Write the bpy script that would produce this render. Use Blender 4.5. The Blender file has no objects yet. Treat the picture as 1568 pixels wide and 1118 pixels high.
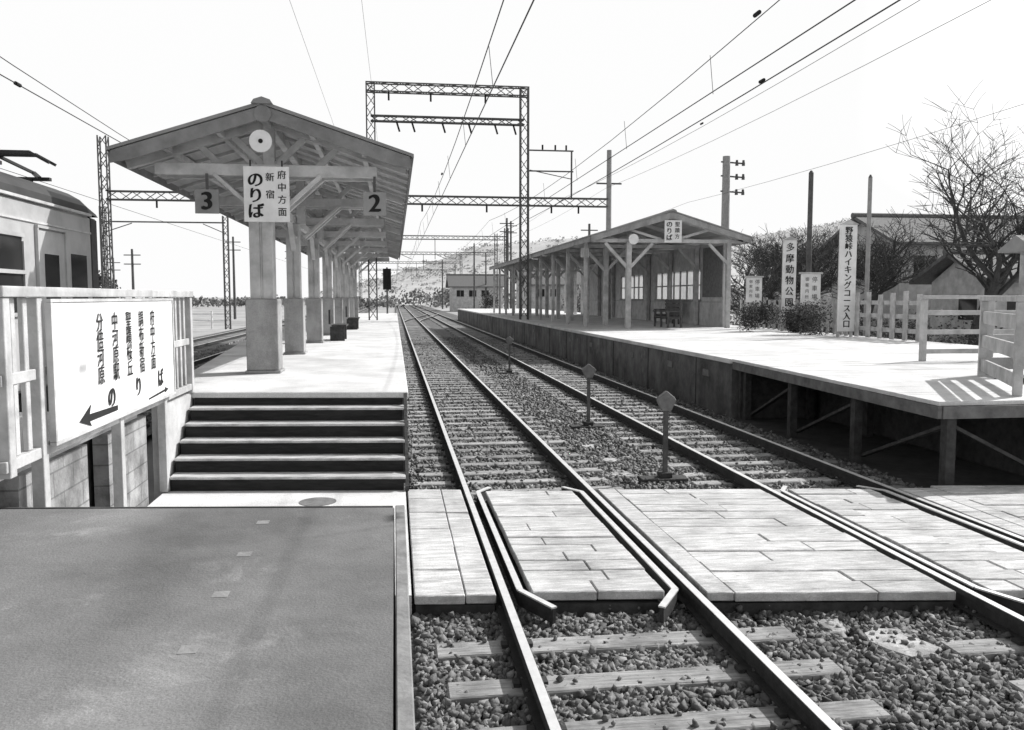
import bpy, math, random
import numpy as np
from mathutils import Vector, Matrix, noise as mnoise
random.seed(7); rng=np.random.default_rng(5)
sc=bpy.context.scene
col=sc.collection
# ------------------------------------------------------------ helpers
class MB:
    def __init__(s): s.v=[]; s.f=[]
    def add(s,vs,fs):
        o=len(s.v); s.v+= [tuple(v) for v in vs]; s.f+=[tuple(i+o for i in f) for f in fs]
    def box(s,x0,x1,y0,y1,z0,z1):
        s.add([(x0,y0,z0),(x1,y0,z0),(x1,y1,z0),(x0,y1,z0),(x0,y0,z1),(x1,y0,z1),(x1,y1,z1),(x0,y1,z1)],
              [(0,3,2,1),(4,5,6,7),(0,1,5,4),(1,2,6,5),(2,3,7,6),(3,0,4,7)])
    def beam(s,p,q,w,h,up=(0,0,1)):
        p=Vector(p);q=Vector(q);d=(q-p).normalized();u=Vector(up)
        if abs(d.dot(u))>.98: u=Vector((0,1,0))
        r=d.cross(u).normalized();u=r.cross(d).normalized()
        a=r*w/2;b=u*h/2
        s.add([p-a-b,p+a-b,p+a+b,p-a+b,q-a-b,q+a-b,q+a+b,q-a+b],
              [(0,1,2,3),(7,6,5,4),(0,4,5,1),(1,5,6,2),(2,6,7,3),(3,7,4,0)])
    def cyl(s,p,q,r0,r1=None,n=10,caps=True):
        if r1 is None:r1=r0
        p=Vector(p);q=Vector(q);d=(q-p).normalized();u=Vector((0,0,1))
        if abs(d.dot(u))>.95:u=Vector((1,0,0))
        a=d.cross(u).normalized();b=d.cross(a)
        vs=[];fs=[]
        for c,r in((p,r0),(q,r1)):
            for i in range(n):
                t=2*math.pi*i/n; vs.append(c+a*math.cos(t)*r+b*math.sin(t)*r)
        for i in range(n):
            j=(i+1)%n; fs.append((i,j,n+j,n+i))
        if caps: fs+= [tuple(range(n-1,-1,-1)),tuple(range(n,2*n))]
        s.add(vs,fs)
    def prism(s,pts,vec):
        n=len(pts);v=Vector(vec);pts=[Vector(p) for p in pts]
        fs=[tuple(range(n)),tuple(range(2*n-1,n-1,-1))]
        for i in range(n):
            j=(i+1)%n; fs.append((j,i,n+i,n+j))
        s.add(pts+[p+v for p in pts],fs)
    def skew(s,k=.12,x0=.1):
        s.v=[(x,y-k*(x-x0),z) for x,y,z in s.v]; return s
def empty(name,loc=(0,0,0)):
    e=bpy.data.objects.new(name,None); col.objects.link(e); e.empty_display_size=.3; return e
def mk(name,mb,mat,parent=None,bevel=0,smooth=False):
    me=bpy.data.meshes.new(name); me.from_pydata(mb.v,[],mb.f); me.update()
    o=bpy.data.objects.new(name,me); col.objects.link(o)
    me.materials.append(mat)
    if smooth: me.polygons.foreach_set('use_smooth',[True]*len(me.polygons))
    if bevel:
        b=o.modifiers.new('bev','BEVEL'); b.width=bevel; b.segments=1; b.limit_method='ANGLE'
    if parent: o.parent=parent
    return o
def text(name,body,size,loc,rot,mat,parent,bold=.0,line=1.0):
    for k in ((0,) if not bold else (-1,0,1)):
        c=bpy.data.curves.new(name,'FONT'); c.body=body; c.size=size; c.align_x='CENTER'; c.align_y='CENTER'
        c.space_line=line; c.materials.append(mat)
        o=bpy.data.objects.new(name,c)
        off=k*bold
        if rot[2]==0: o.location=(loc[0]+off,loc[1]-abs(k)*.0006*(1.5+k*.5),loc[2]+off*.4)
        else: o.location=(loc[0]+abs(k)*.0006*(1.5+k*.5),loc[1]+off,loc[2]+off*.4)
        o.rotation_euler=rot; col.objects.link(o); o.parent=parent
    return o
FC=(math.pi/2,0,0); FX=(math.pi/2,0,math.pi/2)
def vtext(body,size,x,y,ztop,zbot,rot,mat,parent,bold=.0):
    n=len(body); 
    for i,ch in enumerate(body):
        z=ztop-(ztop-zbot)*(i+.5)/n
        text('lettering',ch,size,(x,y,z),rot,mat,parent,bold)
def M(name,c1,c2=None,scale=3,rough=.85,bump=.25,bscale=40,island=0,stretch=(1,1,1),dirt=0,dscale=.6,metal=0,brick=None,translucent=False,dist=.02,spots=0,sscale=1.7):
    if c2 is None:c2=c1
    m=bpy.data.materials.new(name); m.use_nodes=True; nt=m.node_tree; N=nt.nodes; L=nt.links
    b=N['Principled BSDF']; b.inputs['Roughness'].default_value=rough; b.inputs['Metallic'].default_value=metal
    try: b.inputs['Specular IOR Level'].default_value=.3
    except: pass
    tc=N.new('ShaderNodeTexCoord'); mp=N.new('ShaderNodeMapping'); mp.inputs['Scale'].default_value=stretch
    L.new(tc.outputs['Object'],mp.inputs[0])
    n=N.new('ShaderNodeTexNoise'); n.inputs['Scale'].default_value=scale; n.inputs['Detail'].default_value=9; n.inputs['Roughness'].default_value=.65
    L.new(mp.outputs[0],n.inputs['Vector'])
    r=N.new('ShaderNodeValToRGB'); r.color_ramp.elements[0].position=.34; r.color_ramp.elements[1].position=.66
    r.color_ramp.elements[0].color=(c1,c1,c1,1); r.color_ramp.elements[1].color=(c2,c2,c2,1)
    L.new(n.outputs['Fac'],r.inputs[0]); out=r.outputs[0]
    def mul(a,val):
        x=N.new('ShaderNodeMix'); x.data_type='RGBA'; x.blend_type='MULTIPLY'; x.inputs[0].default_value=1
        L.new(a,x.inputs[6]); L.new(val,x.inputs[7]); return x.outputs[2]
    if island:
        g=N.new('ShaderNodeNewGeometry'); k=N.new('ShaderNodeMapRange'); k.inputs['To Min'].default_value=1-island; k.inputs['To Max'].default_value=1
        L.new(g.outputs['Random Per Island'],k.inputs['Value']); out=mul(out,k.outputs[0])
    if dirt:
        d=N.new('ShaderNodeTexNoise'); d.inputs['Scale'].default_value=dscale; d.inputs['Detail'].default_value=8; d.inputs['Roughness'].default_value=.65
        L.new(tc.outputs['Object'],d.inputs['Vector'])
        k=N.new('ShaderNodeMapRange'); k.inputs['From Min'].default_value=.36;k.inputs['From Max'].default_value=.54;k.inputs['To Min'].default_value=1-dirt
        L.new(d.outputs['Fac'],k.inputs['Value']); out=mul(out,k.outputs[0])
    if spots:
        d=N.new('ShaderNodeTexNoise'); d.inputs['Scale'].default_value=sscale; d.inputs['Detail'].default_value=6; d.inputs['Roughness'].default_value=.75; d.inputs['Distortion'].default_value=.4
        L.new(tc.outputs['Object'],d.inputs['Vector'])
        k=N.new('ShaderNodeMapRange'); k.inputs['From Min'].default_value=.56;k.inputs['From Max'].default_value=.72;k.inputs['To Min'].default_value=1;k.inputs['To Max'].default_value=1+spots
        L.new(d.outputs['Fac'],k.inputs['Value']); out=mul(out,k.outputs[0])
        f=N.new('ShaderNodeTexNoise'); f.inputs['Scale'].default_value=110; f.inputs['Detail'].default_value=2
        L.new(tc.outputs['Object'],f.inputs['Vector'])
        k=N.new('ShaderNodeMapRange'); k.inputs['From Min'].default_value=.3;k.inputs['From Max'].default_value=.7;k.inputs['To Min'].default_value=.84;k.inputs['To Max'].default_value=1.14
        L.new(f.outputs['Fac'],k.inputs['Value']); out=mul(out,k.outputs[0])
    if brick:
        sx=N.new('ShaderNodeSeparateXYZ'); cx=N.new('ShaderNodeCombineXYZ'); L.new(tc.outputs['Object'],sx.inputs[0])
        L.new(sx.outputs['Y'],cx.inputs['X']); L.new(sx.outputs['Z'],cx.inputs['Y'])
        bt=N.new('ShaderNodeTexBrick'); bt.inputs['Scale'].default_value=1; bt.inputs['Brick Width'].default_value=brick[0]; bt.inputs['Row Height'].default_value=brick[1]
        bt.inputs['Mortar Size'].default_value=.008; bt.inputs['Color1'].default_value=(1,1,1,1); bt.inputs['Color2'].default_value=(.85,.85,.85,1); bt.inputs['Mortar'].default_value=(.55,.55,.55,1)
        L.new(cx.outputs[0],bt.inputs['Vector']); out=mul(out,bt.outputs['Color'])
    L.new(out,b.inputs['Base Color'])
    if bump:
        n2=N.new('ShaderNodeTexNoise'); n2.inputs['Scale'].default_value=bscale; n2.inputs['Detail'].default_value=5
        L.new(mp.outputs[0],n2.inputs['Vector'])
        bp=N.new('ShaderNodeBump'); bp.inputs['Strength'].default_value=bump; bp.inputs['Distance'].default_value=dist
        L.new(n2.outputs['Fac'],bp.inputs['Height']); L.new(bp.outputs[0],b.inputs['Normal'])
    if translucent:
        t=N.new('ShaderNodeBsdfTranslucent'); t.inputs[0].default_value=(c1,c1,c1,1)
        mx=N.new('ShaderNodeMixShader'); mx.inputs[0].default_value=.6
        L.new(b.outputs[0],mx.inputs[1]); L.new(t.outputs[0],mx.inputs[2]); L.new(mx.outputs[0],N['Material Output'].inputs[0])
    return m
# ------------------------------------------------------------ materials
m_deck=M('deck_wood',.4,.74,scale=6,stretch=(.5,3,1),island=.2,bump=.7,bscale=16,dirt=.3,dscale=1.1,spots=-.45,sscale=1.3)
m_wood=M('weathered_wood',.3,.45,scale=6,bump=.3,bscale=25,island=.15)
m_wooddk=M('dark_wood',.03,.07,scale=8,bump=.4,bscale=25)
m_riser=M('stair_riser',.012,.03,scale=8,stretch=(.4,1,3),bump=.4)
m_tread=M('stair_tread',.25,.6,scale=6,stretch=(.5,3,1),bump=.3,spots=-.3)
m_white=M('white_paint',.72,.82,scale=4,bump=.12,dirt=.1,dscale=3)
m_cream=M('aged_paint',.36,.56,scale=3,bump=.2,dirt=.25,dscale=2)
m_timber=M('painted_timber',.26,.4,scale=2.5,stretch=(1,1,.3),bump=.2,dirt=.25,dscale=2,spots=-.25)
m_timberl=M('painted_timber_light',.42,.6,scale=2.5,bump=.2,dirt=.22,dscale=2)
m_black=M('black_paint',.012,.02,bump=0)
m_conc=M('walkway_concrete',.12,.21,scale=.9,bump=.3,bscale=70,dirt=.25,dscale=.4,spots=.5)
m_conc2=M('light_concrete',.3,.42,scale=3,bump=.3,bscale=50,dirt=.2,dscale=1.5)
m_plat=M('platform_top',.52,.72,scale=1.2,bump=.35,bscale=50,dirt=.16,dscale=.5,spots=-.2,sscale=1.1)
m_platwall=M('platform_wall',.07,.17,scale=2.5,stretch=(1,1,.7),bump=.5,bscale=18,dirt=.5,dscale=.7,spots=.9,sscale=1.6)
m_block=M('block_wall',.22,.4,scale=3,bump=.3,brick=(.42,.2),dirt=.4,dscale=1.5)
m_steel=M('rail_head',.6,.75,scale=10,rough=.4,bump=0,metal=.4)
m_rust=M('rail_web',.03,.055,scale=10,bump=.3)
m_sleeper=M('sleeper_wood',.26,.52,scale=5,stretch=(.5,6,1),island=.35,bump=.8,bscale=10,dirt=.4,dscale=3)
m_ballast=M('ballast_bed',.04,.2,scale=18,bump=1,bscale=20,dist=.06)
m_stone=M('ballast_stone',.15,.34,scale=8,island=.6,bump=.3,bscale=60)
m_ground=M('ground',.28,.45,scale=.5,bump=.5,bscale=8,dirt=.3,dscale=.08)
m_undershade=M('under_platform_shade',.03,.07,scale=3,bump=.6,bscale=15)  # near-black ground colour, painted shade under the timber platform
m_lat=M('galvanised_steel',.06,.12,scale=4,bump=0,rough=.6)
m_pole=M('pole_wood',.07,.13,scale=5,bump=.2)
m_cpole=M('pole_concrete',.25,.33,scale=5,bump=.1)
m_wire=M('wire',.05,bump=0)
m_bark=M('bark',.035,.08,scale=6,bump=.4)
m_leaf=M('leaves',.03,.08,scale=4,island=.5,bump=0)
m_far=M('hazy_distant_foliage',.16,.28,scale=.1,island=.45,bump=0)  # foliage colour paled to paint in distance haze
m_hill=M('hazy_hill_woods',.4,.5,scale=.08,bump=.15,bscale=.3,dist=1.5,dirt=.12,dscale=.015)  # aerial haze over the hills put into this pale colour
m_roofin=M('roof_boards',.28,.44,scale=2,stretch=(3,.2,1),bump=.5,bscale=6)
m_rooftop=M('roof_sheet',.22,.34,scale=1,bump=.2)
m_train=M('train_paint',.4,.48,scale=1,rough=.45,bump=.03,dirt=.18,dscale=1)
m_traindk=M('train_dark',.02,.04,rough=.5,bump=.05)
m_glass=M('window_glass',.02,.03,rough=.08,bump=0)
m_frost=M('frosted_pane',.8,.8,bump=0,translucent=True)
m_tile=M('roof_tile',.1,.18,scale=6,stretch=(4,1,1),bump=.5,bscale=10)
m_slab=M('stone_slab',.28,.5,scale=6,bump=.6,bscale=20,dirt=.4,dscale=3,spots=-.3,sscale=4)
m_marker=M('marker_paint',.12,.2,scale=8,bump=.2)
# ------------------------------------------------------------ ground
def sheet(name,x0,x1,y0,y1,z,mat,parent=None):
    mb=MB(); mb.add([(x0,y0,z),(x1,y0,z),(x1,y1,z),(x0,y1,z)],[(0,1,2,3)]); return mk(name,mb,mat,parent)
sheet('ground',-3000,3000,-300,5000,-.34,m_ground)
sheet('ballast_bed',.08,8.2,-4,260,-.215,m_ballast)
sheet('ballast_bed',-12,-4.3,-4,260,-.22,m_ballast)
sheet('under_platform_shade',6.5,15,9.4,16,-.19,m_undershade)  # added dark sheet, paints the shade below the timber platform
# ------------------------------------------------------------ stones
chip=np.array([(-1,-1,-1),(1,-1,-1),(1,1,-1),(-1,1,-1),(-.6,-.7,1),(.9,-.5,.8),(.5,.8,1),(-.8,.6,.7)],float)
chf=np.array([(0,3,2),(0,2,1),(4,5,6),(4,6,7),(0,1,5),(0,5,4),(1,2,6),(1,6,5),(2,3,7),(2,7,6),(3,0,4),(3,4,7)])
def stones(regs,name='ballast_stones'):
    P=[];R=[]
    for (x0,x1,y0,y1,n,r,z) in regs:
        P.append(np.stack([rng.uniform(x0,x1,n),rng.uniform(y0,y1,n),z+rng.uniform(-.02,.02,n)],1)); R.append(rng.uniform(.5,1.3,n)*r)
    P=np.concatenate(P);R=np.concatenate(R);n=len(P)
    q=rng.normal(size=(n,4)); q/=np.linalg.norm(q,axis=1)[:,None]
    w,x,y,z=q.T
    rot=np.stack([1-2*(y*y+z*z),2*(x*y-z*w),2*(x*z+y*w),2*(x*y+z*w),1-2*(x*x+z*z),2*(y*z-x*w),2*(x*z-y*w),2*(y*z+x*w),1-2*(x*x+y*y)],1).reshape(n,3,3)
    V=chip[None]*rng.uniform(.45,1.1,(n,8,3))*rng.uniform(.55,1.1,(n,1,3))
    V=np.einsum('nij,nkj->nki',rot,V)*R[:,None,None]+P[:,None]
    F=(chf[None]+8*np.arange(n)[:,None,None]).reshape(-1,3)
    me=bpy.data.meshes.new(name); me.vertices.add(n*8); me.vertices.foreach_set('co',V.reshape(-1))
    me.loops.add(F.size); me.loops.foreach_set('vertex_index',F.reshape(-1).astype(np.int32))
    me.polygons.add(len(F)); me.polygons.foreach_set('loop_start',(np.arange(len(F))*3).astype(np.int32))
    try: me.polygons.foreach_set('loop_total',np.full(len(F),3,np.int32))
    except Exception: pass
    me.update(calc_edges=True); me.materials.append(m_stone)
    o=bpy.data.objects.new(name,me); col.objects.link(o)
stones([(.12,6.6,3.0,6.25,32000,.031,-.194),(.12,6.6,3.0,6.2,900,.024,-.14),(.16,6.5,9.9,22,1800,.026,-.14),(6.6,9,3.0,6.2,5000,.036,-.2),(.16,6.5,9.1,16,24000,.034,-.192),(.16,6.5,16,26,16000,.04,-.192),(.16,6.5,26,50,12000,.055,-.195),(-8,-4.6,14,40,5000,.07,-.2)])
# ------------------------------------------------------------ tracks
def rail(mb_h,mb_t,p,q):
    p=Vector(p);q=Vector(q)
    mb_h.beam(p+Vector((0,0,-.132)),q+Vector((0,0,-.132)),.12,.016)
    mb_h.beam(p+Vector((0,0,-.08)),q+Vector((0,0,-.08)),.02,.09)
    mb_h.beam(p+Vector((0,0,-.0225)),q+Vector((0,0,-.0225)),.066,.035)
    mb_t.beam(p+Vector((0,0,-.002)),q+Vector((0,0,-.002)),.056,.006)
def track(xc,y0,y1,skip=None,sl=True):
    e=empty('railway_track'); h=MB();tp=MB();s=MB();cl=MB()
    for sx in(-.71,.71): rail(h,tp,(xc+sx,y0,0),(xc+sx,y1,0))
    y=y0+.2
    while y<min(y1,170):
        if not(skip and skip[0]<y<skip[1]):
            j=random.uniform(-.05,.05);k=random.uniform(-.02,.02)
            w=.105+random.uniform(-.015,.012);z=-.142+random.uniform(-.012,.002)
            s.prism([(xc-1.25+j,y-w+k,-.3),(xc+1.25+j,y-w-k,-.3),(xc+1.25+j,y+w-k,-.3),(xc-1.25+j,y+w+k,-.3)],(0,0,z+.3))
            if y<30:
                for sx in(-.71,.71):
                    for k in(-.085,.085): cl.box(xc+sx+k-.02,xc+sx+k+.02,y-.04,y+.04,-.142,-.118)
        y+=.57+random.uniform(-.03,.03)
    mk('rail_webs',h,m_rust,e); mk('rail_heads',tp,m_steel,e); mk('sleepers',s,m_sleeper,e,bevel=.01); mk('spikes',cl,m_rust,e)
track(1.5,-2,260,(5.95,9.7)); track(4.96,-2,260,(5.6,9.2)); track(-6.15,-2,260); track(-9.7,-2,260)
e=empty('railway_turnout');h=MB();tp=MB()
for sx in(-.71,.71):
    pts=[(1.5+sx,78,.0),(1.9+sx,84,0),(4.5+sx,108,0),(4.96+sx,114,0)]
    for a,b in zip(pts,pts[1:]): rail(h,tp,a,b)
mk('rail_webs',h,m_rust,e);mk('rail_heads',tp,m_steel,e)
# ------------------------------------------------------------ crossing deck
e=empty('wooden_track_crossing'); d=MB();dk=MB();g=MB();gt=MB();TH=.07
def planks_x(x0,x1,y0,y1,w=.235,split=True,zt=-.006):
    y=y0
    while y<y1-.02:
        ww=min(w+random.uniform(-.03,.03),y1-y)
        if y1-(y+ww)<.08: ww=y1-y
        cuts=[x0,x1]
        if split and x1-x0>.9 and random.random()<.7:
            cuts=[x0,x0+(x1-x0)*random.uniform(.25,.75),x1]
        for a,b in zip(cuts,cuts[1:]):
            z=zt+random.uniform(-.01,.004)
            d.box(a+.002,b-.002+random.uniform(-.008,0),y+.002,y+ww-.002-random.random()*.008,z-TH,z)
        y+=ww
def planks_y(x0,x1,y0,y1,w=.22):
    x=x0
    while x<x1-.02:
        ww=min(w+random.uniform(-.02,.02),x1-x)
        if x1-(x+ww)<.08: ww=x1-x
        c=y0+(y1-y0)*random.uniform(.3,.7)
        for a,b in((y0,c),(c,y1)):
            z=-.006+random.uniform(-.008,.004)
            d.box(x+.003,x+ww-.003,a+.003+random.uniform(0,.02),b-.003,z-TH,z)
        x+=ww
Y0,Y1=6.2,9.7
planks_x(.12,.5,Y0,Y1,.6,False); planks_y(.5,.73,Y0,Y1)
planks_x(1.0,2.0,Y0+.05,Y1-.05,.24)
planks_y(2.29,2.5,Y0,Y1); planks_x(2.5,4.17,Y0,Y1,.27)
planks_x(4.46,5.42,Y0+.05,Y1-.05,.24)
planks_y(5.76,6.2,Y0,Y1); planks_x(6.2,8.6,Y0+.0,Y1+.1,.27); planks_x(8.6,12,Y0+.0,Y1+.3,.27)
for x0,x1 in((.13,.72),(1.05,1.98),(2.3,4.16),(4.5,5.4),(5.77,12)): dk.box(x0,x1,Y0+.03,Y1-.04,-.33,-.095)
for xc in(1.5,4.96):
    for s in(-1,1):
        x=xc+s*.585
        pts=[(x-s*.16,Y1+.16,-.02),(x,Y1-.12,-.01),(x,Y0+.1,-.01),(x-s*.2,Y0-.22,-.03)]
        for a,b in zip(pts,pts[1:]):
            a=Vector(a);b=Vector(b)
            g.beam(a-Vector((0,0,.062)),b-Vector((0,0,.062)),.03,.11); gt.beam(a,b,.05,.012)
mk('deck_planks',d.skew(),m_deck,e,bevel=.007);mk('deck_bearers',dk.skew(),m_wooddk,e);mk('guard_rail_webs',g.skew(),m_rust,e);mk('guard_rail_heads',gt.skew(),m_steel,e)
# slabs
mb=MB()
for y,x,sc_ in [(5.25,3.4,1.05),(5.6,3.1,.5),(10.9,3.0,.8),(11.9,3.1,.7),(13.1,3.05,.8),(15.9,3.0,.7),(17.3,3.1,.7),(20,3.1,.8),(24,3.1,.8)]:
    a=random.uniform(-.3,.3);w=random.uniform(.15,.2)*sc_;l=random.uniform(.2,.28)*sc_
    n_=9;k=[]
    for q in range(n_):
        t_=2*math.pi*q/n_; rr=random.uniform(.8,1.12)/max(abs(math.cos(t_)),abs(math.sin(t_)))**.7
        sx,sy=math.cos(t_)*rr,math.sin(t_)*rr
        k.append((x+math.cos(a)*sx*w-math.sin(a)*sy*l,y+math.sin(a)*sx*w+math.cos(a)*sy*l,-.19))
    mb.prism(k,(0,0,.032))
mk('stone_slabs',mb,m_slab,None,bevel=.01)
# track markers
for (x,y) in((3.45,10.5),(3.47,15),(3.5,26)):
    e=empty('track_marker_post');p=MB();hd=MB();bs=MB()
    p.beam((x,y,-.2),(x,y,.8),.055,.05)
    hd.prism([(x-.06,y-.05,.74),(x+.06,y-.05,.74),(x+.125,y-.05,.88),(x+.1,y-.05,.92),(x,y-.05,1.0),(x-.1,y-.05,.92),(x-.125,y-.05,.88)],(0,.09,0))
    bs.box(x-.33,x+.28,y-.12,y+.14,-.2,-.13); bs.box(x-.08,x+.08,y-.07,y+.09,-.129,-.06)
    mk('post',p,m_pole,e);mk('head',hd,m_marker,e,bevel=.01);mk('base_plank',bs,m_wooddk,e,bevel=.008)
# ------------------------------------------------------------ walkway near
e=empty('raised_walkway');a=MB();a.prism([(-9,-4,-.4),(-.02,-4,-.4),(-.02,6.12,-.4),(-9,7.2,-.4)],(0,0,1.08));mk('concrete_slab',a,m_conc,e,bevel=.006)
a=MB();a.box(-.012,.055,-4,6.12,-.4,.695);mk('edge_curb',a,M('curb',.16,.28,scale=6,bump=.3,bscale=30),e,bevel=.006)
a=MB();a.prism([(-9,7.202,.56),(-.03,6.125,.56),(-.03,6.14,.56),(-9,7.22,.56)],(0,0,.127));mk('nosing',a,m_lat,e)
a=MB()
for y in(5.82,5.1,4.41,3.72,3.0): a.box(-.94,-.86,y-.045,y+.045,.6,.682)
mk('inset_markers',a,M('inset_stone',.18,.28,scale=12,bump=.3),e)
# landing
e=empty('stair_landing');a=MB();a.box(-2.62,.1,6.2,9.68,-.4,-.01);mk('slab',a.skew(),m_plat,e)
a=MB();a.cyl((-.85,9.25,-.012),(-.85,9.25,-.006),.2,.2,24);mk('drain_cover',a,m_marker,e)
# stairs
e=empty('platform_stairs');r=MB();tr=MB();st=MB()
n=6
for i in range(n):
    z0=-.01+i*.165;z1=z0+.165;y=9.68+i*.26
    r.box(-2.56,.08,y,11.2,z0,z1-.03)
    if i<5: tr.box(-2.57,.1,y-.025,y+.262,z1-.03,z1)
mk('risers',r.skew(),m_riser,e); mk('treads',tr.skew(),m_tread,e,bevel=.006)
st.box(-2.74,-2.6,10.0,11.5,-.3,.975); mk('side_wall',st,m_timberl,e)
a=MB();a.prism([(.1,9.62,-.2),(.1,9.72,-.2),(.1,11.0,.97),(.1,10.95,.97),(.1,9.62,.05)],(.04,0,0));mk('stringer',a,m_wooddk,e)
# ------------------------------------------------------------ left platform
e=empty('station_platform')
def polyprism(mb,pts,z0,z1): mb.prism([(x,y,z0) for x,y in pts],(0,0,z1-z0))
a=MB();pl=[(-2.58,11.33),(.11,11.0),(.11,66),(-4.3,66),(-4.3,26),(-3.3,14.5)]
polyprism(a,pl,-.35,.90);mk('retaining_wall',a,m_platwall,e)
a=MB();pl2=[(-2.6,11.3),(.16,10.96),(.16,66),(-4.34,66),(-4.34,26),(-3.33,14.5)]
polyprism(a,pl2,.905,.98);mk('paved_top',a,m_plat,e,bevel=.01)
a=MB();a.box(-4.55,-2.78,-3,9.6,.9,.98);a.box(-4.45,-4.3,7.3,9.6,-.3,.9);mk('service_platform_slab',a,m_plat,e)
# block wall + fence
e=empty('block_wall');a=MB()
for y0,y1 in((6.5,7.9),(8.45,9.7)): a.box(-2.86,-2.72,y0,y1,-.3,.9)
mk('blocks',a,m_block,e)
a=MB();a.box(-3.1,-2.9,6.55,9.7,-.3,.9);mk('recess_shade_fill',a,m_wooddk,e)  # dark fill behind the blocks, paints the shade in the openings
e=empty('platform_fence');a=MB();b=MB()
F0,F1=6.0,11.35
a.box(-2.67,-2.55,F0,F1,2.2,2.275);a.box(-2.643,-2.577,F0,F1,1.02,1.1)
a.box(-2.63,-2.59,F0+.01,F1,1.6,1.68)
for y in(6.08,6.62,8.4,9.95,11.28):
    a.box(-2.655,-2.565,y-.05,y+.05,(.98 if y>11 or y<6.5 else 0),2.197)
y=6.25
while y<11.2:
    if min(abs(y-k) for k in(6.08,6.62,8.4,9.95,11.28))>.1 and (y<6.55 or y>10.0): a.box(-2.638,-2.6,y-.035,y+.035,1.103,2.197)
    y+=.2
mk('rails_and_posts',a,m_cream,e,bevel=.005)
e=empty('direction_signboard');a=MB();a.box(-2.54,-2.515,6.7,10.12,1.12,2.16);mk('board',a,m_white,e,bevel=.003)
a=MB()
for z in(1.095,2.162): a.box(-2.55,-2.505,6.66,10.16,z,z+.025)
for y in(6.66,10.125): a.box(-2.55,-2.505,y,y+.035,1.123,2.16)
mk('frame',a,m_timberl,e)
cols=[("府中方面",9.3,.17),("調布新宿",8.9,.17),("聖蹟桜丘",8.5,.17),("中河原駅",8.1,.17),("分倍河原",7.7,.17)]
for s,y,z in cols: vtext(s,z,-2.508,y,2.05,1.44,FX,m_black,e,.004)
for s,y in(('の',7.95),('り',8.75),('ば',9.55)): text('lettering',s,.21,(-2.508,y,1.3+(y-8)*.015),FX,m_black,e,.008)
a=MB();x=-2.512
a.prism([(x,7.15,1.2),(x,7.42,1.31),(x,7.38,1.235),(x,8.1,1.22),(x,8.1,1.175),(x,7.38,1.175),(x,7.42,1.13)],(.004,0,0))
a.prism([(x,9.85,1.185),(x,9.72,1.215),(x,9.72,1.195),(x,9.1,1.165),(x,9.1,1.15),(x,9.72,1.172),(x,9.72,1.155)],(.004,0,0))
mk('arrows',a,m_black,e)
# ------------------------------------------------------------ left shelter
def roof(e,cx,half,zp,ze,y0,y1,cap=True):
    a=MB();b=MB();t=.035
    for s in(-1,1):
        a.prism([(cx,y0,zp),(cx+s*half,y0,ze),(cx+s*half,y0,ze+t),(cx,y0,zp+t)],(0,y1-y0,0))
        b.prism([(cx,y0-.06,zp+t+.003),(cx+s*(half+.06),y0-.06,ze+t-.018),(cx+s*(half+.06),y0-.06,ze+t+.03),(cx,y0-.06,zp+t+.055)],(0,y1-y0+.12,0))
    mk('roof_boarding',a,m_roofin,e); mk('roof_covering',b,m_rooftop,e)
    c=MB();c.prism([(cx-.16,y0-.12,zp+.04),(cx-.12,y0-.12,zp+.1),(cx,y0-.12,zp+.14),(cx+.12,y0-.12,zp+.1),(cx+.16,y0-.12,zp+.04)],(0,y1-y0+.2,0));mk('ridge_cap',c,m_rooftop,e)
e=empty('platform_shelter')
cx,half,zp,ze=-1.96,2.22,5.08,4.36
ysc=[14.2+4.55*i for i in range(8)]
Y_0,Y_1=13.6,ysc[-1]+1.2
roof(e,cx,half,zp,ze,Y_0,Y_1)
sl=(zp-ze)/half
fa=MB()
for s in(-1,1):
    fa.prism([(cx,Y_0-.04,zp+.02),(cx+s*half,Y_0-.04,ze+.02),(cx+s*(half+.02),Y_0-.04,ze-.16),(cx+s*(half-.3),Y_0-.04,ze-.1),(cx,Y_0-.04,zp-.17)],(0,.035,0))
    fa.box(*sorted((cx+s*half,cx+s*(half+.03))),Y_0,Y_1,ze-.12,ze+.0)
fa.cyl((cx,Y_0-.06,zp-.1),(cx,Y_0-.045,zp-.1),.13,.13,16)
mk('bargeboards',fa,M('bargeboard_paint',.18,.28,scale=3,bump=.2,dirt=.2),e)
cb=MB();cu=MB();be=MB()
for i,y in enumerate(ysc):
    x=-2.1 if i==0 else -2.13
    w=.25 if i==0 else .2; u=.18 if i==0 else .14
    cb.box(x-w,x+w,y-w,y+w,1.03,2.17)
    cb.box(x-w-.03,x+w+.03,y-w-.03,y+w+.03,.98,1.028)
    for k in(-1,1): cu.box(x+k*u*.55-u*.45,x+k*u*.55+u*.45,y-u,y+u,2.172,3.75)
    cu.box(x-.02,x+.02,y-u+.02,y+u-.02,2.172,3.75)
    cu.box(cx-.09,cx+.09,y-.09,y+.09,3.75,zp-.16)
    for dy in(-.24,.17):
        be.box(cx-1.7,cx+1.7,y+dy,y+dy+.07,4.1,4.28)
        for s in(-1,1):
            be.beam((cx+s*.08,y+dy+.035,3.45),(cx+s*.82,y+dy+.035,4.12),.06,.12,up=(0,1,0))
    for s in(-1,1):
        be.beam((cx,y,zp-.09),(cx+s*(half-.05),y,ze-.09),.12,.16)
        be.beam((cx+s*.75,y,4.28),(cx+s*1.05,y,zp-1.05*sl-.17),.08,.1)
        be.beam((cx+s*.1,y,4.3),(cx+s*.55,y,zp-.55*sl-.17),.08,.1)
for s in(-1,1):
    for o_ in(.7,1.5):
        z=zp-o_*sl-.05
        be.box(cx+s*o_-.04,cx+s*o_+.04,Y_0,Y_1,z-.1,z)
y=Y_0+.45
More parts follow.
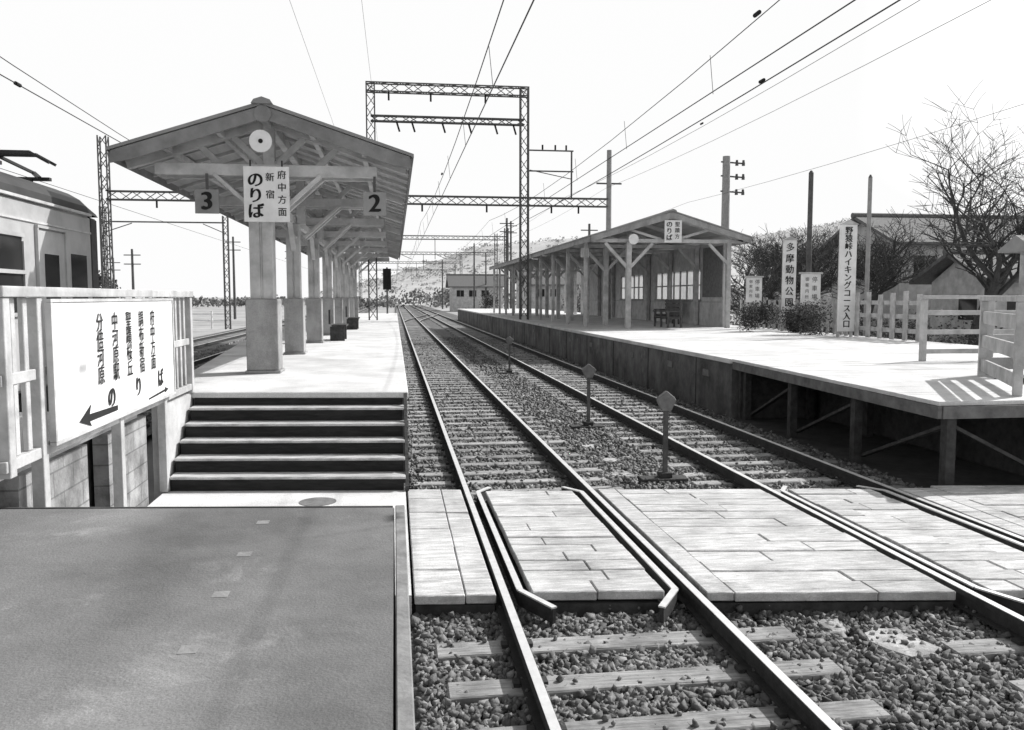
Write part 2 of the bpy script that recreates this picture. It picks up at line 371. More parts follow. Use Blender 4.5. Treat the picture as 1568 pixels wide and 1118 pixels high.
while y<Y_1:
    for s in(-1,1): be.beam((cx,y,zp-.03),(cx+s*half,y,ze-.03),.05,.06)
    y+=.9
be.box(cx-.06,cx+.06,Y_0,Y_1,zp-.2,zp-.03)
be.box(-2.16,-2.06,14.2,ysc[-1],3.75,3.9)
for i,y in enumerate(ysc):
    for s in((1,) if i==0 else (-1,1)): be.beam((-2.11,y+s*.15,3.2),(-2.11,y+s*.75,3.76),.07,.1,up=(1,0,0))
mk('column_bases',cb,m_timber,e,bevel=.012);mk('columns',cu,m_timberl,e,bevel=.008);mk('roof_timbers',be,m_timberl,e,bevel=.005)
# signs on shelter
e=empty('platform_name_sign');a=MB();a.box(-2.3,-1.61,13.76,13.79,3.37,4.22);mk('board',a,m_white,e,bevel=.003)
vtext('府中方面',.14,-1.72,13.755,4.18,3.42,FC,m_black,e,.002)
vtext('新宿',.14,-1.9,13.755,4.18,3.65,FC,m_black,e,.002)
vtext('のりば',.25,-2.12,13.755,4.12,3.4,FC,m_black,e,.01)
a=MB()
for x in(-2.2,-1.72): a.box(x-.012,x+.012,13.795,13.82,4.1,4.32)
mk('hangers',a,m_wire,e)
for nm,x in(('3',-2.88),('2',-.3)):
    e=empty('platform_number_sign');a=MB();a.box(x-.18,x+.18,13.9,13.93,3.5,3.87);mk('plate',a,m_rooftop,e)
    text('number',nm,.38,(x,13.895,3.68),FC,m_black,e,.016)
    a=MB();a.box(x-.02,x+.02,13.932,13.958,3.6,4.12);mk('bracket',a,m_lat,e)
e=empty('platform_loudspeaker');a=MB();a.cyl((-1.99,13.5,4.56),(-1.99,13.85,4.56),.17,.08,20);mk('horn',a,m_white,e)
a=MB();a.cyl((-1.99,13.492,4.56),(-1.99,13.6,4.56),.035,.035,12);mk('driver',a,m_black,e)
for y in(24.7,33):
    e=empty('platform_bench');a=MB();a.box(-1.75,-1.35,y-.6,y+.6,1.38,1.43);a.box(-1.83,-1.78,y-.6,y+.6,1.45,1.85)
    for k in(-.5,.5): a.box(-1.8,-1.4,y+k-.03,y+k+.03,.98,1.378)
    mk('seat_and_legs',a,m_wooddk,e)
# ------------------------------------------------------------ right platform
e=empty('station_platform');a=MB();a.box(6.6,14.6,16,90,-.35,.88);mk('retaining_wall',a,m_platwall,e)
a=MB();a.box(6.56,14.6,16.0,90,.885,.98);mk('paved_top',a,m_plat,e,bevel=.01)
a=MB()
for y in(17.2,19.6,23,28,31.5,40): a.box(6.575,6.61,y,y+.35,.52,.66)
mk('wall_plates',a,m_marker,e)
a=MB();y=18
while y<88: a.box(6.585,6.601,y,y+.02,-.2,.87); y+=3.6
mk('wall_joints',a,m_wooddk,e)
e=empty('timber_platform_extension');a=MB();b=MB();c=MB()
def edge(y): return 6.3+(y-9.1)*.045
y=9.1
while y<15.97:
    a.box(edge(y),14.5 if y>11.9 else 8.3+(y-9.1)*.25,y+.003,y+.227,.93,.98+random.uniform(-.002,.002)); y+=.23
for y in(9.2,11.4,13.6,15.7):
    for x in(6.5+(y-9.1)*.045,8.1):
        b.box(x-.06,x+.06,y-.06,y+.06,-.34,.93-.16)
    b.box(6.35+(y-9.1)*.045,10,y-.06,y+.06,.77,.925)
for y0,y1 in((9.2,11.4),(11.4,13.6),(13.6,15.7)):
    b.beam((6.55+(y0-9.1)*.045,y0,.7),(6.6+(y1-9.1)*.045,y1,-.1),.04,.09,up=(1,0,0))
b.beam((6.5,9.2,.7),(8.1,9.2,-.1),.04,.09,up=(0,1,0))
b.box(8.32,8.4,9.3,15.9,-.34,.92)  # added dark backing walls, closing in the shade below the deck
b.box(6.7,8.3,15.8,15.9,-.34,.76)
c.prism([(6.27,9.07,.78),(6.6,15.98,.78),(6.6,15.98,.925),(6.27,9.07,.925)],(.05,0,0)); c.box(6.33,8.4,9.05,9.095,.78,.925)
mk('deck_boards',a,m_plat,e);mk('posts_braces_and_shade_backing',b,m_wooddk,e);mk('fascia',c,M('fascia_wood',.09,.18,scale=5,bump=.3),e)  # posts, braces and backing: under-deck shade put into their dark colour
a=MB();a.box(8.45,16,10.4,11.85,-.34,.7);mk('abutment',a,m_platwall,e)
# railings right
def railing(name,p,q,z0,h,nr,post=1.3,boards=False,mat=m_cream):
    e=empty(name);a=MB();p=Vector((*p,0));q=Vector((*q,0));L=(q-p).length;d=(q-p)/L
    n=max(1,round(L/post))
    for i in range(n+1):
        c=p+d*L*i/n; a.beam(c+Vector((0,0,z0)),c+Vector((0,0,z0+h-.04)),.1,.1,up=d)
    a.beam(p-d*.06+Vector((0,0,z0+h)),q+d*.06+Vector((0,0,z0+h)),.13,.07)
    for k in range(nr):
        z=z0+h*(k+.5)/(nr+.3)
        a.beam(p+Vector((0,0,z)),q+Vector((0,0,z)),.04,.19 if boards else .09)
    mk('posts_and_rails',a,mat,e,bevel=.005)
railing('platform_railing',(10.0,15),(17,15.0),.98,1.22,3)
railing('platform_railing',(7.62,9.5),(9.0,12.0),.98,1.2,3,post=2.8,boards=True)
railing('platform_railing',(9.2,12.15),(14,12.15),.98,1.2,3,boards=True)
# picket fence
e=empty('picket_fence');a=MB();y=21.2
while y<25.3:
    a.box(13.96,14.02,y-.085,y+.085,1.0,2.32+.05*math.sin(y*7)); y+=.62
for z in(1.2,1.6,1.98): a.box(14.03,14.08,21.0,25.4,z,z+.12)
mk('pickets_and_rails',a,m_cream,e,bevel=.005)
e=empty('boundary_fence');a=MB();y=25.8
while y<34:
    a.box(14.3,14.36,y-.06,y+.06,.6,2.1); y+=.45
for z in(1.2,1.8): a.box(14.37,14.42,25.6,34,z,z+.1)
mk('pickets_and_rails',a,m_wood,e)
# vertical signs
def vsign(x,y,w,z0,z1,body,size,mat=m_white):
    e=empty('vertical_signboard');a=MB();a.box(x-w/2,x+w/2,y,y+.06,z0,z1);mk('board',a,mat,e,bevel=.004)
    a=MB();a.prism([(x-w/2-.05,y-.04,z1+.002),(x+w/2+.05,y-.04,z1+.002),(x,y-.04,z1+.14)],(0,.14,0));mk('cap',a,m_cream,e)
    a=MB()
    for s in(-1,1): a.box(x+s*w*.4-.04,x+s*w*.4+.04,y+.065,y+.12,.5,z1-.1)
    mk('posts',a,m_cream,e)
    vtext(body,size,x,y-.006,z1-.08,z0+.1,FC,m_black,e,.008)
vsign(13.7,24.4,.54,1.15,4.4,'野猿峠ハイキングコース入口',.25)
vsign(14.15,29.2,.5,1.3,4.25,'多摩動物公園前',.33)
for x,y,w,z0,z1 in((13.7,31.2,.62,2.0,2.95),(13.5,26.3,.66,1.95,2.95)):
    e=empty('notice_board');a=MB();a.box(x-w/2,x+w/2,y,y+.06,z0,z1);mk('board',a,m_white,e)
    a=MB();a.box(x-w/2-.05,x+w/2+.05,y-.05,y+.12,z1+.002,z1+.06)
    for s in(-1,1): a.box(x+s*w*.42-.03,x+s*w*.42+.03,y+.065,y+.12,.98,z1)
    mk('frame',a,m_cream,e)
    vtext('停車場',.2,x+.12,y-.005,z1-.05,z0+.1,FC,m_black,e); vtext('御案内所',.14,x-.14,y-.005,z1-.08,z0+.15,FC,m_black,e)
# right shelter
e=empty('platform_shelter')
cx,half,zp,ze=10.65,3.2,5.45,4.5
Y_0,Y_1=32,67
roof(e,cx,half,zp,ze,Y_0,Y_1);sl=(zp-ze)/half
fa=MB()
for s in(-1,1):
    fa.prism([(cx,Y_0-.05,zp+.02),(cx+s*half,Y_0-.05,ze+.02),(cx+s*half,Y_0-.05,ze-.18),(cx,Y_0-.05,zp-.22)],(0,.045,0))
    fa.box(*sorted((cx+s*half,cx+s*(half+.04))),Y_0,Y_1,ze-.18,ze+.0)
mk('bargeboards',fa,m_timber,e)
ps=MB();be=MB();y=32.4
while y<Y_1:
    ps.beam((9.05,y,.98),(9.05,y,4.35),.2,.2)
    for s in(-1,1): be.beam((9.05,y,3.3),(9.05+s*.95,y,4.3),.12,.12,up=(0,1,0))
    be.box(cx-half+.15,cx+half-.15,y-.06,y+.06,4.32,4.46)
    for s in(-1,1): be.beam((cx,y,zp-.09),(cx+s*(half-.05),y,ze-.09),.12,.16); be.beam((cx+s*.3,y,4.45),(cx+s*1.6,y,zp-1.6*sl-.15),.08,.1)
    ps.beam((7.75,y+1.8,.98),(7.75,y+1.8,4.45),.14,.14)
    ps.beam((13.12,y,.98),(13.12,y,4.4),.18,.18)
    be.beam((13.1,y,3.5),(12.3,y,4.3),.1,.12,up=(0,1,0))
    y+=3.6
be.box(9.0,9.1,32.1,Y_1,4.47,4.6);be.box(7.7,7.8,32.1,Y_1,4.47,4.55)
mk('posts',ps,m_cream,e,bevel=.01);mk('roof_timbers',be,m_timberl,e,bevel=.005)
e=empty('platform_name_sign');a=MB();a.box(10.32,11.0,31.86,31.9,4.3,5.15);mk('board',a,m_white,e)
vtext('のりば',.25,10.5,31.85,5.1,4.35,FC,m_black,e,.008);vtext('聖蹟方',.2,10.82,31.85,5.1,4.4,FC,m_black,e,.002)
e=empty('platform_loudspeaker');a=MB();a.cyl((9.12,31.95,4.42),(9.12,32.2,4.42),.2,.09,18);mk('horn',a,m_white,e)
e=empty('platform_number_sign');a=MB();a.box(7.9,8.25,35.8,35.84,3.9,4.3);mk('plate',a,m_white,e);text('number','1',.36,(8.07,35.79,4.1),FC,m_black,e,.015)
# waiting room
e=empty('waiting_room');a=MB();X=13.25
a.box(X,X+.15,33.2,60,.98,2.1);a.box(X,X+.15,33.2,60,3.4,4.4)
for y0,y1 in((33.2,35.8),(42.2,44.5),(49,60)): a.box(X,X+.15,y0,y1,2.102,3.398)
mk('walls',a,m_timberl,e)
a=MB();a.box(X-.03,X-.002,33.3,35.5,2.2,4.3);mk('timber_panel',a,m_marker,e)
a=MB();b=MB()
for y0,y1 in((35.8,42.2),(44.5,49)):
    b.box(X+.06,X+.075,y0,y1,2.1,3.4);k=y0
    while k<=y1+.01: a.box(X+.0,X+.055,k-.05,k+.05,2.1,3.4);k+=(y1-y0)/round((y1-y0)/.9)
    a.box(X-.01,X+.05,y0,y1,2.7,2.76);a.box(X-.06,X-.004,y0-.1,y1+.1,2.03,2.1)
mk('window_panes',b,m_frost,e);mk('window_frames',a,m_timber,e)
a=MB();a.box(X-.02,X-.003,33.4,60,1.98,2.015);mk('wall_moulding',a,m_wood,e)
for y,x in((33.6,11.2),(38,12.6)):
    e=empty('wooden_bench');a=MB()
    for k in range(4): a.box(x-.45+k*.12,x-.35+k*.12,y-.9,y+.9,1.38,1.42)
    for k in range(4): a.box(x+.06,x+.1,y-.9,y+.9,1.48+k*.16,1.6+k*.16)
    for yy in(y-.85,y,y+.85):
        a.box(x-.45,x-.38,yy-.04,yy+.04,.98,1.6);a.box(x+.11,x+.17,yy-.04,yy+.04,.98,2.1);a.box(x-.45,x+.1,yy-.03,yy+.03,1.32,1.378)
        a.box(x-.5,x+.1,yy-.04,yy+.04,1.602,1.65)
    mk('slats_and_frame',a,m_pole,e)
# ------------------------------------------------------------ lattice
def lattice(mb,p,q,w,h,n,t=.06,br=.035):
    p=Vector(p);q=Vector(q);d=(q-p).normalized()
    u=Vector((0,0,1)) if abs(d.z)<.7 else Vector((1,0,0))
    r=d.cross(u).normalized();u=r.cross(d).normalized()
    cs=[r*sx*w/2+u*sy*h/2 for sx,sy in((-1,-1),(1,-1),(1,1),(-1,1))]
    for c in cs: mb.beam(p+c,q+c,t,t)
    for i in range(n):
        a=p+(q-p)*i/n;b=p+(q-p)*(i+1)/n
        for k in range(4):
            c0,c1=cs[k],cs[(k+1)%4]
            if i%2: c0,c1=c1,c0
            mb.beam(a+c0,b+c1,br,br)
G=46
e=empty('catenary_gantry');a=MB()
for x in(-1.15,7.0): lattice(a,(x,G,-.2),(x,G,13.4),.42,.42,22)
lattice(a,(-1.35,G,13.15),(7.2,G,13.15),.4,.45,14);lattice(a,(-1.15,G,11.55),(7.0,G,11.55),.3,.28,16)
lattice(a,(-14.4,G,7.35),(11.6,G,7.35),.4,.42,44)
lattice(a,(-14.5,G,-.2),(-14.5,G,10.3),.4,.4,18)
for z in(9.0,10.1): a.beam((7.2,G,z),(9.7,G,z),.07,.07)
a.beam((9.6,G,7.5),(9.6,G,10.1),.08,.08);a.beam((7.3,G,9.05),(9.6,G,8.6),.04,.04)
mk('lattice_frame',a,m_lat,e)
a=MB()
for x in(.2,1.0,2.6,4.0,5.4,6.4):
    for z in(11.4,): a.cyl((x,G,z),(x+.15,G,z-.5),.05,.05,8)
for x in(-.2,2,4.9,8,8.7,9.3): a.cyl((x,G,12.95 if x<7 else 10.15),(x,G,12.5 if x<7 else 10.4),.05,.05,8)
for x in(-12,-9.7,-6.15,-3,1.5,4.96,8.5,10): a.cyl((x,G,7.1),(x,G,6.75),.05,.05,8)
mk('insulators',a,m_black,e)
e=empty('catenary_pole');a=MB();a.cyl((11.7,G,-.2),(11.7,G,10.2),.17,.13,14);mk('pole',a,m_cpole,e)
a=MB();a.beam((11.0,G,8.4),(12.4,G,8.4),.08,.08);mk('arm',a,m_lat,e)
def gantry(y,x0,x1,zb,zt,w=.35,n=30):
    e=empty('catenary_gantry');a=MB();lattice(a,(x0,y,-.2),(x0,y,zt),w,w,18);lattice(a,(x1,y,-.2),(x1,y,zt),w,w,18);lattice(a,(x0,y,zb),(x1,y,zb),w,w,n)
    for x in(1.5,4.96): a.beam((x-1,y,6.4),(x+.2,y,5.9),.05,.05);a.beam((x-1,y,zb),(x-1,y,5.9),.06,.06)
    mk('lattice_frame',a,m_lat,e)
e=empty('catenary_gantry');a=MB();lattice(a,(-12.4,66,-.2),(-12.4,66,8.2),.35,.35,16);lattice(a,(-21,66,-.2),(-21,66,8.8),.35,.35,16);a.beam((-21,66,7.7),(-12.4,66,7.7),.1,.1);a.beam((-21,66,6.9),(-19,66,7.6),.06,.06);a.beam((-12.4,66,6.9),(-14,66,7.6),.06,.06);mk('lattice_frame',a,m_lat,e)
gantry(84,-4,11,8,9);gantry(118,-6,14,8.2,11);gantry(155,-6,12,8.4,10);gantry(200,-8,14,8.5,10)
for x,y,h in((12.5,95,11),(15,110,12),(13,140,11),(16,150,10),(-14,120,9),(-18,100,9),(10,180,10),(18,78,9),(-26,90,7),(-34,110,7)):
    e=empty('utility_pole');a=MB();a.cyl((x,y,-.3),(x,y,h),.16,.11,8);mk('pole',a,m_pole,e);a=MB();a.beam((x-.8,y,h-.6),(x+.8,y,h-.6),.1,.1);a.beam((x-.8,y,h-1.5),(x+.8,y,h-1.5),.1,.1);mk('crossarms',a,m_pole,e)
# right poles
e=empty('concrete_pole');a=MB();a.cyl((24,60,-.3),(24,60,12.4),.34,.27,14);mk('pole',a,m_cpole,e);a=MB();
for z in(12,11,9.9): a.beam((23.6,60,z),(25.4,60,z-.1),.1,.1)
mk('arms',a,m_lat,e)
a=MB()
for z in(11.9,10.9,9.8):
    for x in(24.8,25.3): a.cyl((x,60,z-.15),(x,60,z+.25),.12,.08,10)
mk('insulators',a,m_pole,e)
for x,y,h,r in((15.1,25.7,6.0,.075),(16.4,32.2,7.1,.11)):
    e=empty('utility_pole');a=MB();a.cyl((x,y,-.3),(x,y,h),r,r*.85,12);mk('pole',a,m_cpole if y<30 else m_pole,e)
    a=MB();a.cyl((x,y,h),(x,y,h+.1),r*.9,r*.3,12);mk('cap',a,m_pole,e)
# signal
e=empty('railway_signal');a=MB();a.cyl((-.55,64,.98),(-.55,64,4.4),.07,.07,10);mk('post',a,m_lat,e)
a=MB();a.box(-.85,-.25,63.75,63.8,2.75,4.3);a.box(-.7,-.4,63.81,64.1,2.9,4.1)
for z in(3.1,3.5,3.9): a.cyl((-.55,63.55,z),(-.55,63.75,z),.12,.12,10)
mk('signal_head',a,m_black,e)
# ------------------------------------------------------------ wires
mb=MB();ins=MB()
def wire(x,z,y0=-6,y1=200,r=.011,sag=.0,x2=None):
    n=40
    P=[]
    for i in range(n+1):
        y=y0+(y1-y0)*i/n; k=((y-G)/40)%1
        P.append(Vector(((x if x2 is None else x+(x2-x)*i/n),y,z-sag*4*k*(1-k))))
    for a,b in zip(P,P[1:]): mb.cyl(a,b,r,r,4,False)
wire(1.5,5.35,r=.01);wire(1.42,6.2,sag=.5,r=.009);wire(4.96,5.4,r=.01);wire(5.05,6.3,sag=.5,r=.009);wire(6.2,5.9,sag=.15,r=.012)
wire(-5.6,5.4,r=.01);wire(-5.9,6.1,sag=.4,r=.009);wire(-9.7,5.4,r=.008)
wire(9.2,7.6,sag=.3,r=.007);wire(11.4,8.1,sag=.3,r=.007);wire(16,7.4,sag=.3,r=.007)
wire(-1.0,12.6,r=.006,sag=.4);wire(-3,11,r=.006)
for y in range(-2,180,5):
    for x in(1.5,4.96):
        mb.cyl((x,y+.0,5.36),(x-.06,y,5.95),.005,.005,4,False)
mk('overhead_wires',mb,m_wire)
for x,y,z in((4.96,8.2,5.5),(5.0,11.5,6.1),(6.2,14,5.85),(-5.6,14,5.4),(1.45,26,5.9),(1.5,9.2,5.5),(9.2,25,7.4)):
    ins.cyl((x,y-.08,z),(x,y+.08,z),.03,.03,8)
mk('wire_insulators',ins,m_black)
# ------------------------------------------------------------ train
e=empty('electric_train_car');bx0,bx1,by0,by1=-7.55,-4.82,-4,15.3
cxx=(bx0+bx1)/2;EZ=3.48
roofp=[(bx1-.5*2.73*(1-math.cos(a_)),EZ+.045+.5*math.sin(a_)) for a_ in [math.pi*i/14 for i in range(0,15)]]
a=MB();a.box(bx0,bx1,by0,by1-.75,.95,EZ);mk('body',a,m_train,e,bevel=.04)
a=MB();a.prism([(x,by0,z) for x,z in roofp],(0,by1-by0-.8,0))
rp2=[(cxx+(x-cxx)*.93,by1-.1,EZ+.05+(z-EZ-.05)*.45) for x,z in roofp];k=len(roofp)
a.add([(x,by1-.799,z) for x,z in roofp]+rp2,[(i,i+1,k+i+1,k+i) for i in range(k-1)]+[tuple(range(2*k-1,k-1,-1))])
mk('roof',a,m_traindk,e)
a=MB();a.box(bx0-.03,bx1+.04,by0,by1-.8,EZ+.003,EZ+.04);a.box(bx1+.001,bx1+.02,by0,by1-.8,3.2,3.23);mk('gutter',a,m_timberl,e)
gl=MB();fr=MB();dr=MB()
y=by0+.3
while y<by1-3.9:
    gl.box(bx1+.002,bx1+.006,y,y+1.0,2.0,2.98)
    for zz in(1.95,2.98,2.5): fr.box(bx1+.007,bx1+.035,y-.04,y+1.04,zz,zz+.05)
    for yy in(y-.05,y+1.0): fr.box(bx1+.007,bx1+.03,yy,yy+.05,2.006,2.929)
    y+=1.22
for yy in(by1-2.9,):
    dr.box(bx1+.003,bx1+.02,yy,yy+.95,1.05,3.12); gl.box(bx1+.021,bx1+.024,yy+.22,yy+.73,1.95,2.8)
    for k in(yy-.04,yy+.95): fr.box(bx1+.003,bx1+.045,k,k+.04,1.05,3.14)
    fr.box(bx1+.003,bx1+.05,yy-.04,yy+.99,3.142,3.18)
gl.box(bx1+.002,bx1+.006,by1-1.65,by1-1.0,2.0,2.85)
mk('windows',gl,m_glass,e);mk('window_frames',fr,m_train,e);mk('doors',dr,m_train,e)
a=MB();a.prism([(bx0,by1-.747,.95),(bx1,by1-.747,.95),(bx1-.05,by1-.3,.95),(bx1-.45,by1-.02,.95),(bx0+.45,by1-.02,.95),(bx0+.05,by1-.3,.95)],(0,0,EZ-.95));mk('cab_front',a,m_traindk,e,bevel=.03)  # shade on the rounded cab end put into its dark colour
a=MB();a.box(bx0+.2,bx1-.2,by0,by1-.3,.45,.94)
for yb in(12.8,10.6,-1):
    for xx in(-6.86,-5.44): a.cyl((xx-.06,yb,.43),(xx+.06,yb,.43),.43,.43,20)
mk('underframe_and_wheels',a,m_traindk,e)
a=MB();pc=13.4;ZR=4.02
for s in(-1,1):
    for k in(-1,1):
        a.beam((cxx+k*.8,pc+s*.7,ZR),(cxx+k*.6,pc+s*1.0,ZR+.12),.05,.05)
        a.beam((cxx+k*.6,pc+s*1.0,ZR+.12),(cxx+k*.5,pc+s*.1,ZR+.22),.04,.04)
    a.beam((cxx-1.0,pc+s*.12,ZR+.26),(cxx+1.0,pc+s*.12,ZR+.26),.07,.05)
    a.beam((cxx+1.0,pc+s*.12,ZR+.26),(cxx+1.25,pc+s*.12,ZR+.12),.05,.04)
    for k in(-.6,.6): a.cyl((cxx+k,pc+s*.8,ZR-.2),(cxx+k,pc+s*.8,ZR),.07,.06,10)
a.box(cxx-.9,cxx+.9,pc-.9,pc-.8,ZR-.02,ZR+.03);a.box(cxx-.9,cxx+.9,pc+.8,pc+.9,ZR-.02,ZR+.03)
for yy in(8.6,6.5): a.box(cxx-.5,cxx+.5,yy,yy+.9,3.9,4.12)
mk('pantograph_and_roof_gear',a,m_traindk,e)
# ------------------------------------------------------------ trees
def bare_tree(base,h,r,seed,levels=6,name='bare_tree',spread=.75,dec=.68,rmin=.006,lean=(0,0)):
    rd=random.Random(seed);mb=MB()
    def br(p,d,L,r,lv):
        seg=4 if lv<3 else 2
        for i in range(seg):
            d=(d+Vector((rd.uniform(-1,1),rd.uniform(-1,1),rd.uniform(-.5,.8)))*.24).normalized()
            q=p+d*L/seg; r2=r*(.88 if lv<3 else .78)
            mb.cyl(p,q,r,r2,7 if lv<2 else (4 if lv<4 else 3),False)
            p=q;r=r2
            if lv<levels and (i>=seg//2 or lv>0) and i<seg-1:
                child(p,d,L,r,lv)
        if lv<levels:
            for _ in range(2+(rd.random()<.5)): child(p,d,L,r,lv)
    def child(p,d,L,r,lv):
        ax=Vector((rd.uniform(-1,1),rd.uniform(-1,1),rd.uniform(-.3,.5))).normalized()
        nd=(d*(1-spread*.4)+ax*spread).normalized()
        if nd.z<-.25: nd.z*=-.5
        br(p,nd,L*rd.uniform(.55,.82),max(r*dec,rmin),lv+1)
    br(Vector(base),Vector((lean[0]+rd.uniform(-.15,.15),lean[1],1)).normalized(),h*.34,r,0)
    return mk(name,mb,m_bark,None)
bare_tree((20.4,27.5,-.3),9.4,.27,3,5,dec=.68,rmin=.009,lean=(-.1,0))
bare_tree((24.6,32,-.3),9,.24,31,4,dec=.72,rmin=.014)
for i,(x,y,h) in enumerate(((19.6,33,6.8),(22.4,38,7.2),(27.5,44,7.5),(20.4,40,7),(24.6,50,7.5),(28,56,8.5),(25.2,58,8),(17.5,38,5.6),(34,58,8.5),(21.5,46,7))):
    bare_tree((x,y,-.3),h,.19,100+i*7,4 if y<36 else 5,dec=.7,rmin=.012)
def clump(mb,c,rad,n,s,rd):
    for _ in range(n):
        v=Vector((rd.gauss(0,1),rd.gauss(0,1),rd.gauss(0,1))).normalized()*(rd.random()**.33)
        p=Vector((c[0]+v.x*rad[0],c[1]+v.y*rad[1],c[2]+v.z*rad[2]))
        a=Vector((rd.uniform(-1,1),rd.uniform(-1,1),rd.uniform(-1,1))).normalized()*s*rd.uniform(.6,1.3);b=a.orthogonal().normalized()*s*.6
        mb.add([p-a,p+b,p+a,p-b],[(0,1,2,3)])
rd=random.Random(4)
for (x,y,r_) in((12.7,28.8,.95),(13.0,25.9,1.0),(13.9,27.9,.6)):
    mb=MB()
    for k in range(14): clump(mb,(x+rd.uniform(-.6,.6)*r_,y+rd.uniform(-.5,.5)*r_,.98+r_*.5+rd.uniform(-.3,.35)*r_),(r_*.42,r_*.42,r_*.4),260,.035,rd)
    mk('shrub',mb,m_leaf)
mb=MB()
for k in range(40): clump(mb,(rd.uniform(-.6,.6)*2.6-36,110+rd.uniform(-2,2),2.2+rd.uniform(-2,2.6)),(1.2,1.2,1.2),60,.22,rd)
mb.cyl((-36,110,-.3),(-36,110,3),.25,.15,8);mk('evergreen_tree',mb,m_leaf)
bare_tree((-38.5,112,-.3),6,.15,77,5,rmin=.02)
mb=MB()
for k in range(7): clump(mb,(10.2+rd.uniform(-.5,.5),92+rd.uniform(-.5,.5),1.6+rd.uniform(-.6,.6)),(.9,.9,.9),120,.1,rd)
mk('shrub',mb,m_leaf)
mb=MB()
for k in range(150):
    x=rd.uniform(17,30);y=rd.uniform(27,48)
    if 23<x<36 and 31<y<38: continue
    h=rd.uniform(.6,1.6); clump(mb,(x,y,h*.5),(rd.uniform(.6,1.3),1,h*.6),130,.07,rd)
mk('undergrowth',mb,M('undergrowth_leaves',.07,.15,scale=1,island=.5,bump=0))
mb=MB()
for k in range(300):
    x=rd.uniform(-90,190);y=rd.uniform(190,260)
    if x<40 and rd.random()<.5: x=rd.uniform(10,150)
    h=rd.uniform(2,5)*(1 if x>0 else .5)
    clump(mb,(x,y,h*.5),(rd.uniform(2,5),2,h*.6),60,.5,rd)
for k in range(130):
    x=rd.uniform(24,80);y=rd.uniform(62,120)
    h=rd.uniform(2,4.5); clump(mb,(x,y,h*.5),(rd.uniform(1.5,3),1.5,h*.55),90,.28,rd)
mk('distant_trees',mb,m_far)
# hills
nx,ny=150,44;vs=[];fs=[]
cl=lambda v:max(0,min(1,v))
for j in range(ny):
    for i in range(nx):
        x=-700+i*14;y=260+j*16
        base=(cl((x+60)/110)**.8)*(25+24*cl(x/320))
        ph=cl((y-300)/340); env=ph*ph*(3-2*ph)
        n_=mnoise.fractal(Vector((x*.006,y*.006,0)),1,2,3)
        n2=mnoise.noise(Vector((x*.04,y*.04,3)))
        vs.append((x,y,-.5+env*base*(1+.3*n_)*1.15+env*1.2*n2))
for j in range(ny-1):
    for i in range(nx-1):
        k=j*nx+i;fs.append((k,k+1,k+nx+1,k+nx))
mb=MB();mb.v=vs;mb.f=fs
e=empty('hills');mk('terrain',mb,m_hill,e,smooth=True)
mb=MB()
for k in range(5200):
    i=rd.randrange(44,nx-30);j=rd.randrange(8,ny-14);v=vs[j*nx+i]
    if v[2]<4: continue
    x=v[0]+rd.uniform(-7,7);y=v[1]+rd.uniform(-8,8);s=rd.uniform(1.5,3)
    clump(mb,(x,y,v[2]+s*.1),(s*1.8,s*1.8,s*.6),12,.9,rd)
mk('woodland_canopy',mb,M('hazy_hill_canopy',.36,.46,scale=.05,island=.22,bump=0),e)  # canopy kept pale, haze painted into its colour
# houses
def house(x0,x1,y0,y1,ze,zr,low=False):
    e=empty('wooden_house');a=MB();a.box(x0,x1,y0,y1,-.3,ze);mk('walls',a,m_timberl,e)
    a=MB();ym=(y0+y1)/2
    for s,yy in((-1,y0-.7),(1,y1+.7)):
        a.prism([(x0-.7,ym,zr),(x0-.7,yy,ze-.1),(x0-.7,yy,ze+.08),(x0-.7,ym,zr+.18)],(x1-x0+1.4,0,0))
    a.cyl((x0-.8,ym,zr+.2),(x1+.8,ym,zr+.2),.16,.16,8);mk('roof',a,m_tile,e)
    a=MB()
    for xx in(x0+.01,x1-.13): a.prism([(xx,y0,ze),(xx,y1,ze),(xx,ym,zr)],(.12,0,0))
    mk('gables',a,m_timberl,e)
    b=MB();c=MB();x=x0+.8
    while x<x1-1.6:
        b.box(x,x+1.3,y0-.02,y0-.005,ze-1.7,ze-.6);c.box(x+.62,x+.68,y0-.05,y0-.022,ze-1.7,ze-.6);c.box(x-.08,x+1.38,y0-.06,y0-.022,ze-1.78,ze-1.702);x+=2.2
    yk=y0+.8
    while yk<y1-1.5: b.box(x0-.02,x0-.005,yk,yk+1.2,ze-1.7,ze-.6);yk+=2.2
    mk('windows',b,m_glass,e);mk('window_frames',c,m_wood,e)
house(26.5,40,42,49,5.0,6.6);house(25,34,33,37,2.9,4.0);house(-80,-65,190,200,3,4.5);house(30,44,110,118,5,7);house(48,62,90,98,5,7.3);house(-95,-75,210,220,3.4,5);house(20,28,125,132,4,6);house(40,50,70,77,4.5,6.5);house(10,19,150,157,4,6);house(24,34,160,168,5,8);house(38,50,180,188,6,9)
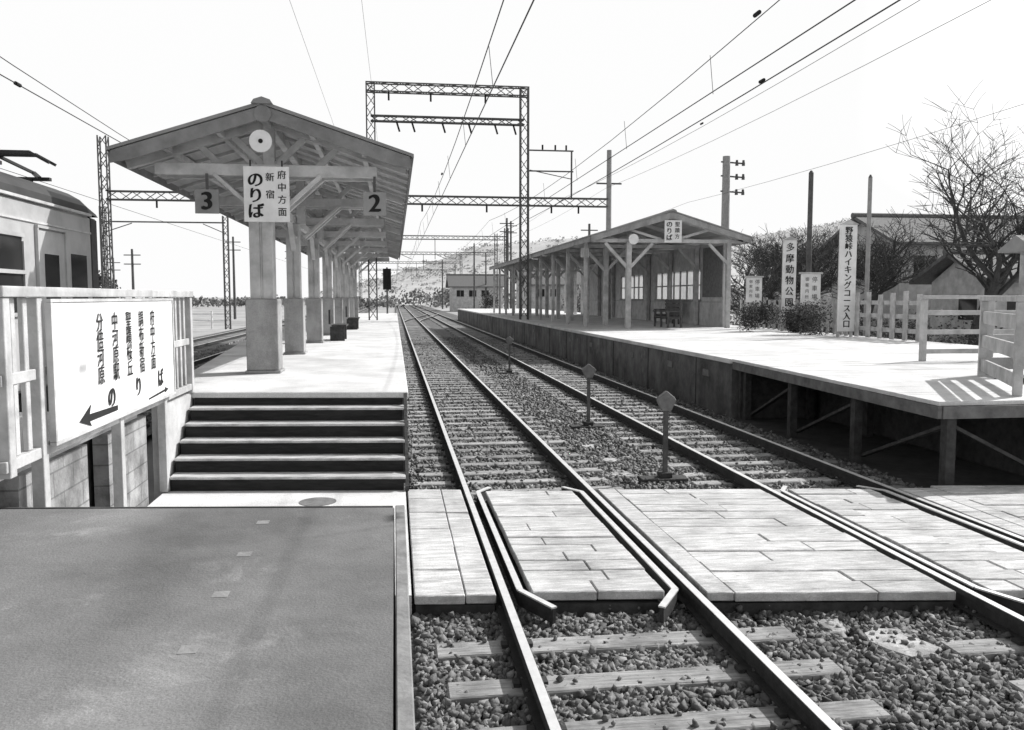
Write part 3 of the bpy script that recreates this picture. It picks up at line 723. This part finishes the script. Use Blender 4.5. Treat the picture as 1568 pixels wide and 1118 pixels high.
# gate at far right
e=empty('station_gate');a=MB()
for x in(17.85,20.3): a.box(x-.12,x+.12,22,22.24,-.3,3.5)
a.box(17.7,20.5,22.03,22.2,3.2,3.4);mk('posts',a,m_cream,e)
a=MB();a.prism([(17.45,21.4,3.55),(17.45,22.1,3.95),(17.45,22.8,3.55),(17.45,22.8,3.48),(17.45,21.4,3.48)],(3.6,0,0));mk('roof',a,m_rooftop,e)
for xa,xb,yy in((-48,-13,70),(-40,-13,56)):
    e=empty('boundary_fence');a=MB();x=xa
    while x<xb: a.box(x-.06,x+.06,yy,yy+.12,-.3,1.1);x+=1.6
    for z in(.3,.8): a.box(xa,xb,yy+.13,yy+.18,z,z+.12)
    mk('posts_and_rails',a,m_white,e)
# ------------------------------------------------------------ light
el=math.radians(41);S=Vector((.9*math.cos(el),.43*math.cos(el),math.sin(el)));S.normalize();az=math.atan2(.9,.43)
l=bpy.data.lights.new('sun','SUN');l.energy=4.8;l.angle=math.radians(.5);l.color=(1,.99,.98)
o=bpy.data.objects.new('sun',l);col.objects.link(o);o.rotation_euler=S.to_track_quat('Z','Y').to_euler();o.location=(20,10,30)
w=bpy.data.worlds.new('World');sc.world=w;w.use_nodes=True;N=w.node_tree.nodes;L=w.node_tree.links
sk=N.new('ShaderNodeTexSky');sk.sky_type='NISHITA';sk.sun_disc=False;sk.sun_elevation=el;sk.sun_rotation=az;sk.dust_density=4
bw=N.new('ShaderNodeRGBToBW');L.new(sk.outputs[0],bw.inputs[0])
tc=N.new('ShaderNodeTexCoord');sx=N.new('ShaderNodeSeparateXYZ');L.new(tc.outputs['Generated'],sx.inputs[0])
mr=N.new('ShaderNodeMapRange');mr.interpolation_type='SMOOTHSTEP';mr.inputs['From Min'].default_value=.34;mr.inputs['From Max'].default_value=.75;mr.inputs['To Min'].default_value=7.05;mr.inputs['To Max'].default_value=0
L.new(sx.outputs['Z'],mr.inputs['Value'])
mx=N.new('ShaderNodeMath');mx.operation='MAXIMUM';L.new(bw.outputs[0],mx.inputs[0]);L.new(mr.outputs[0],mx.inputs[1])
L.new(mx.outputs[0],N['Background'].inputs[0]);N['Background'].inputs[1].default_value=.14
# ------------------------------------------------------------ camera
c=bpy.data.cameras.new('camera');c.lens=29.85;c.sensor_width=36;c.clip_end=8000
o=bpy.data.objects.new('camera',c);col.objects.link(o);o.location=(0,0,2.2);o.rotation_euler=(math.radians(90-4.57),0,math.radians(-7.84));sc.camera=o
sc.view_settings.view_transform='Standard';sc.view_settings.look='None'
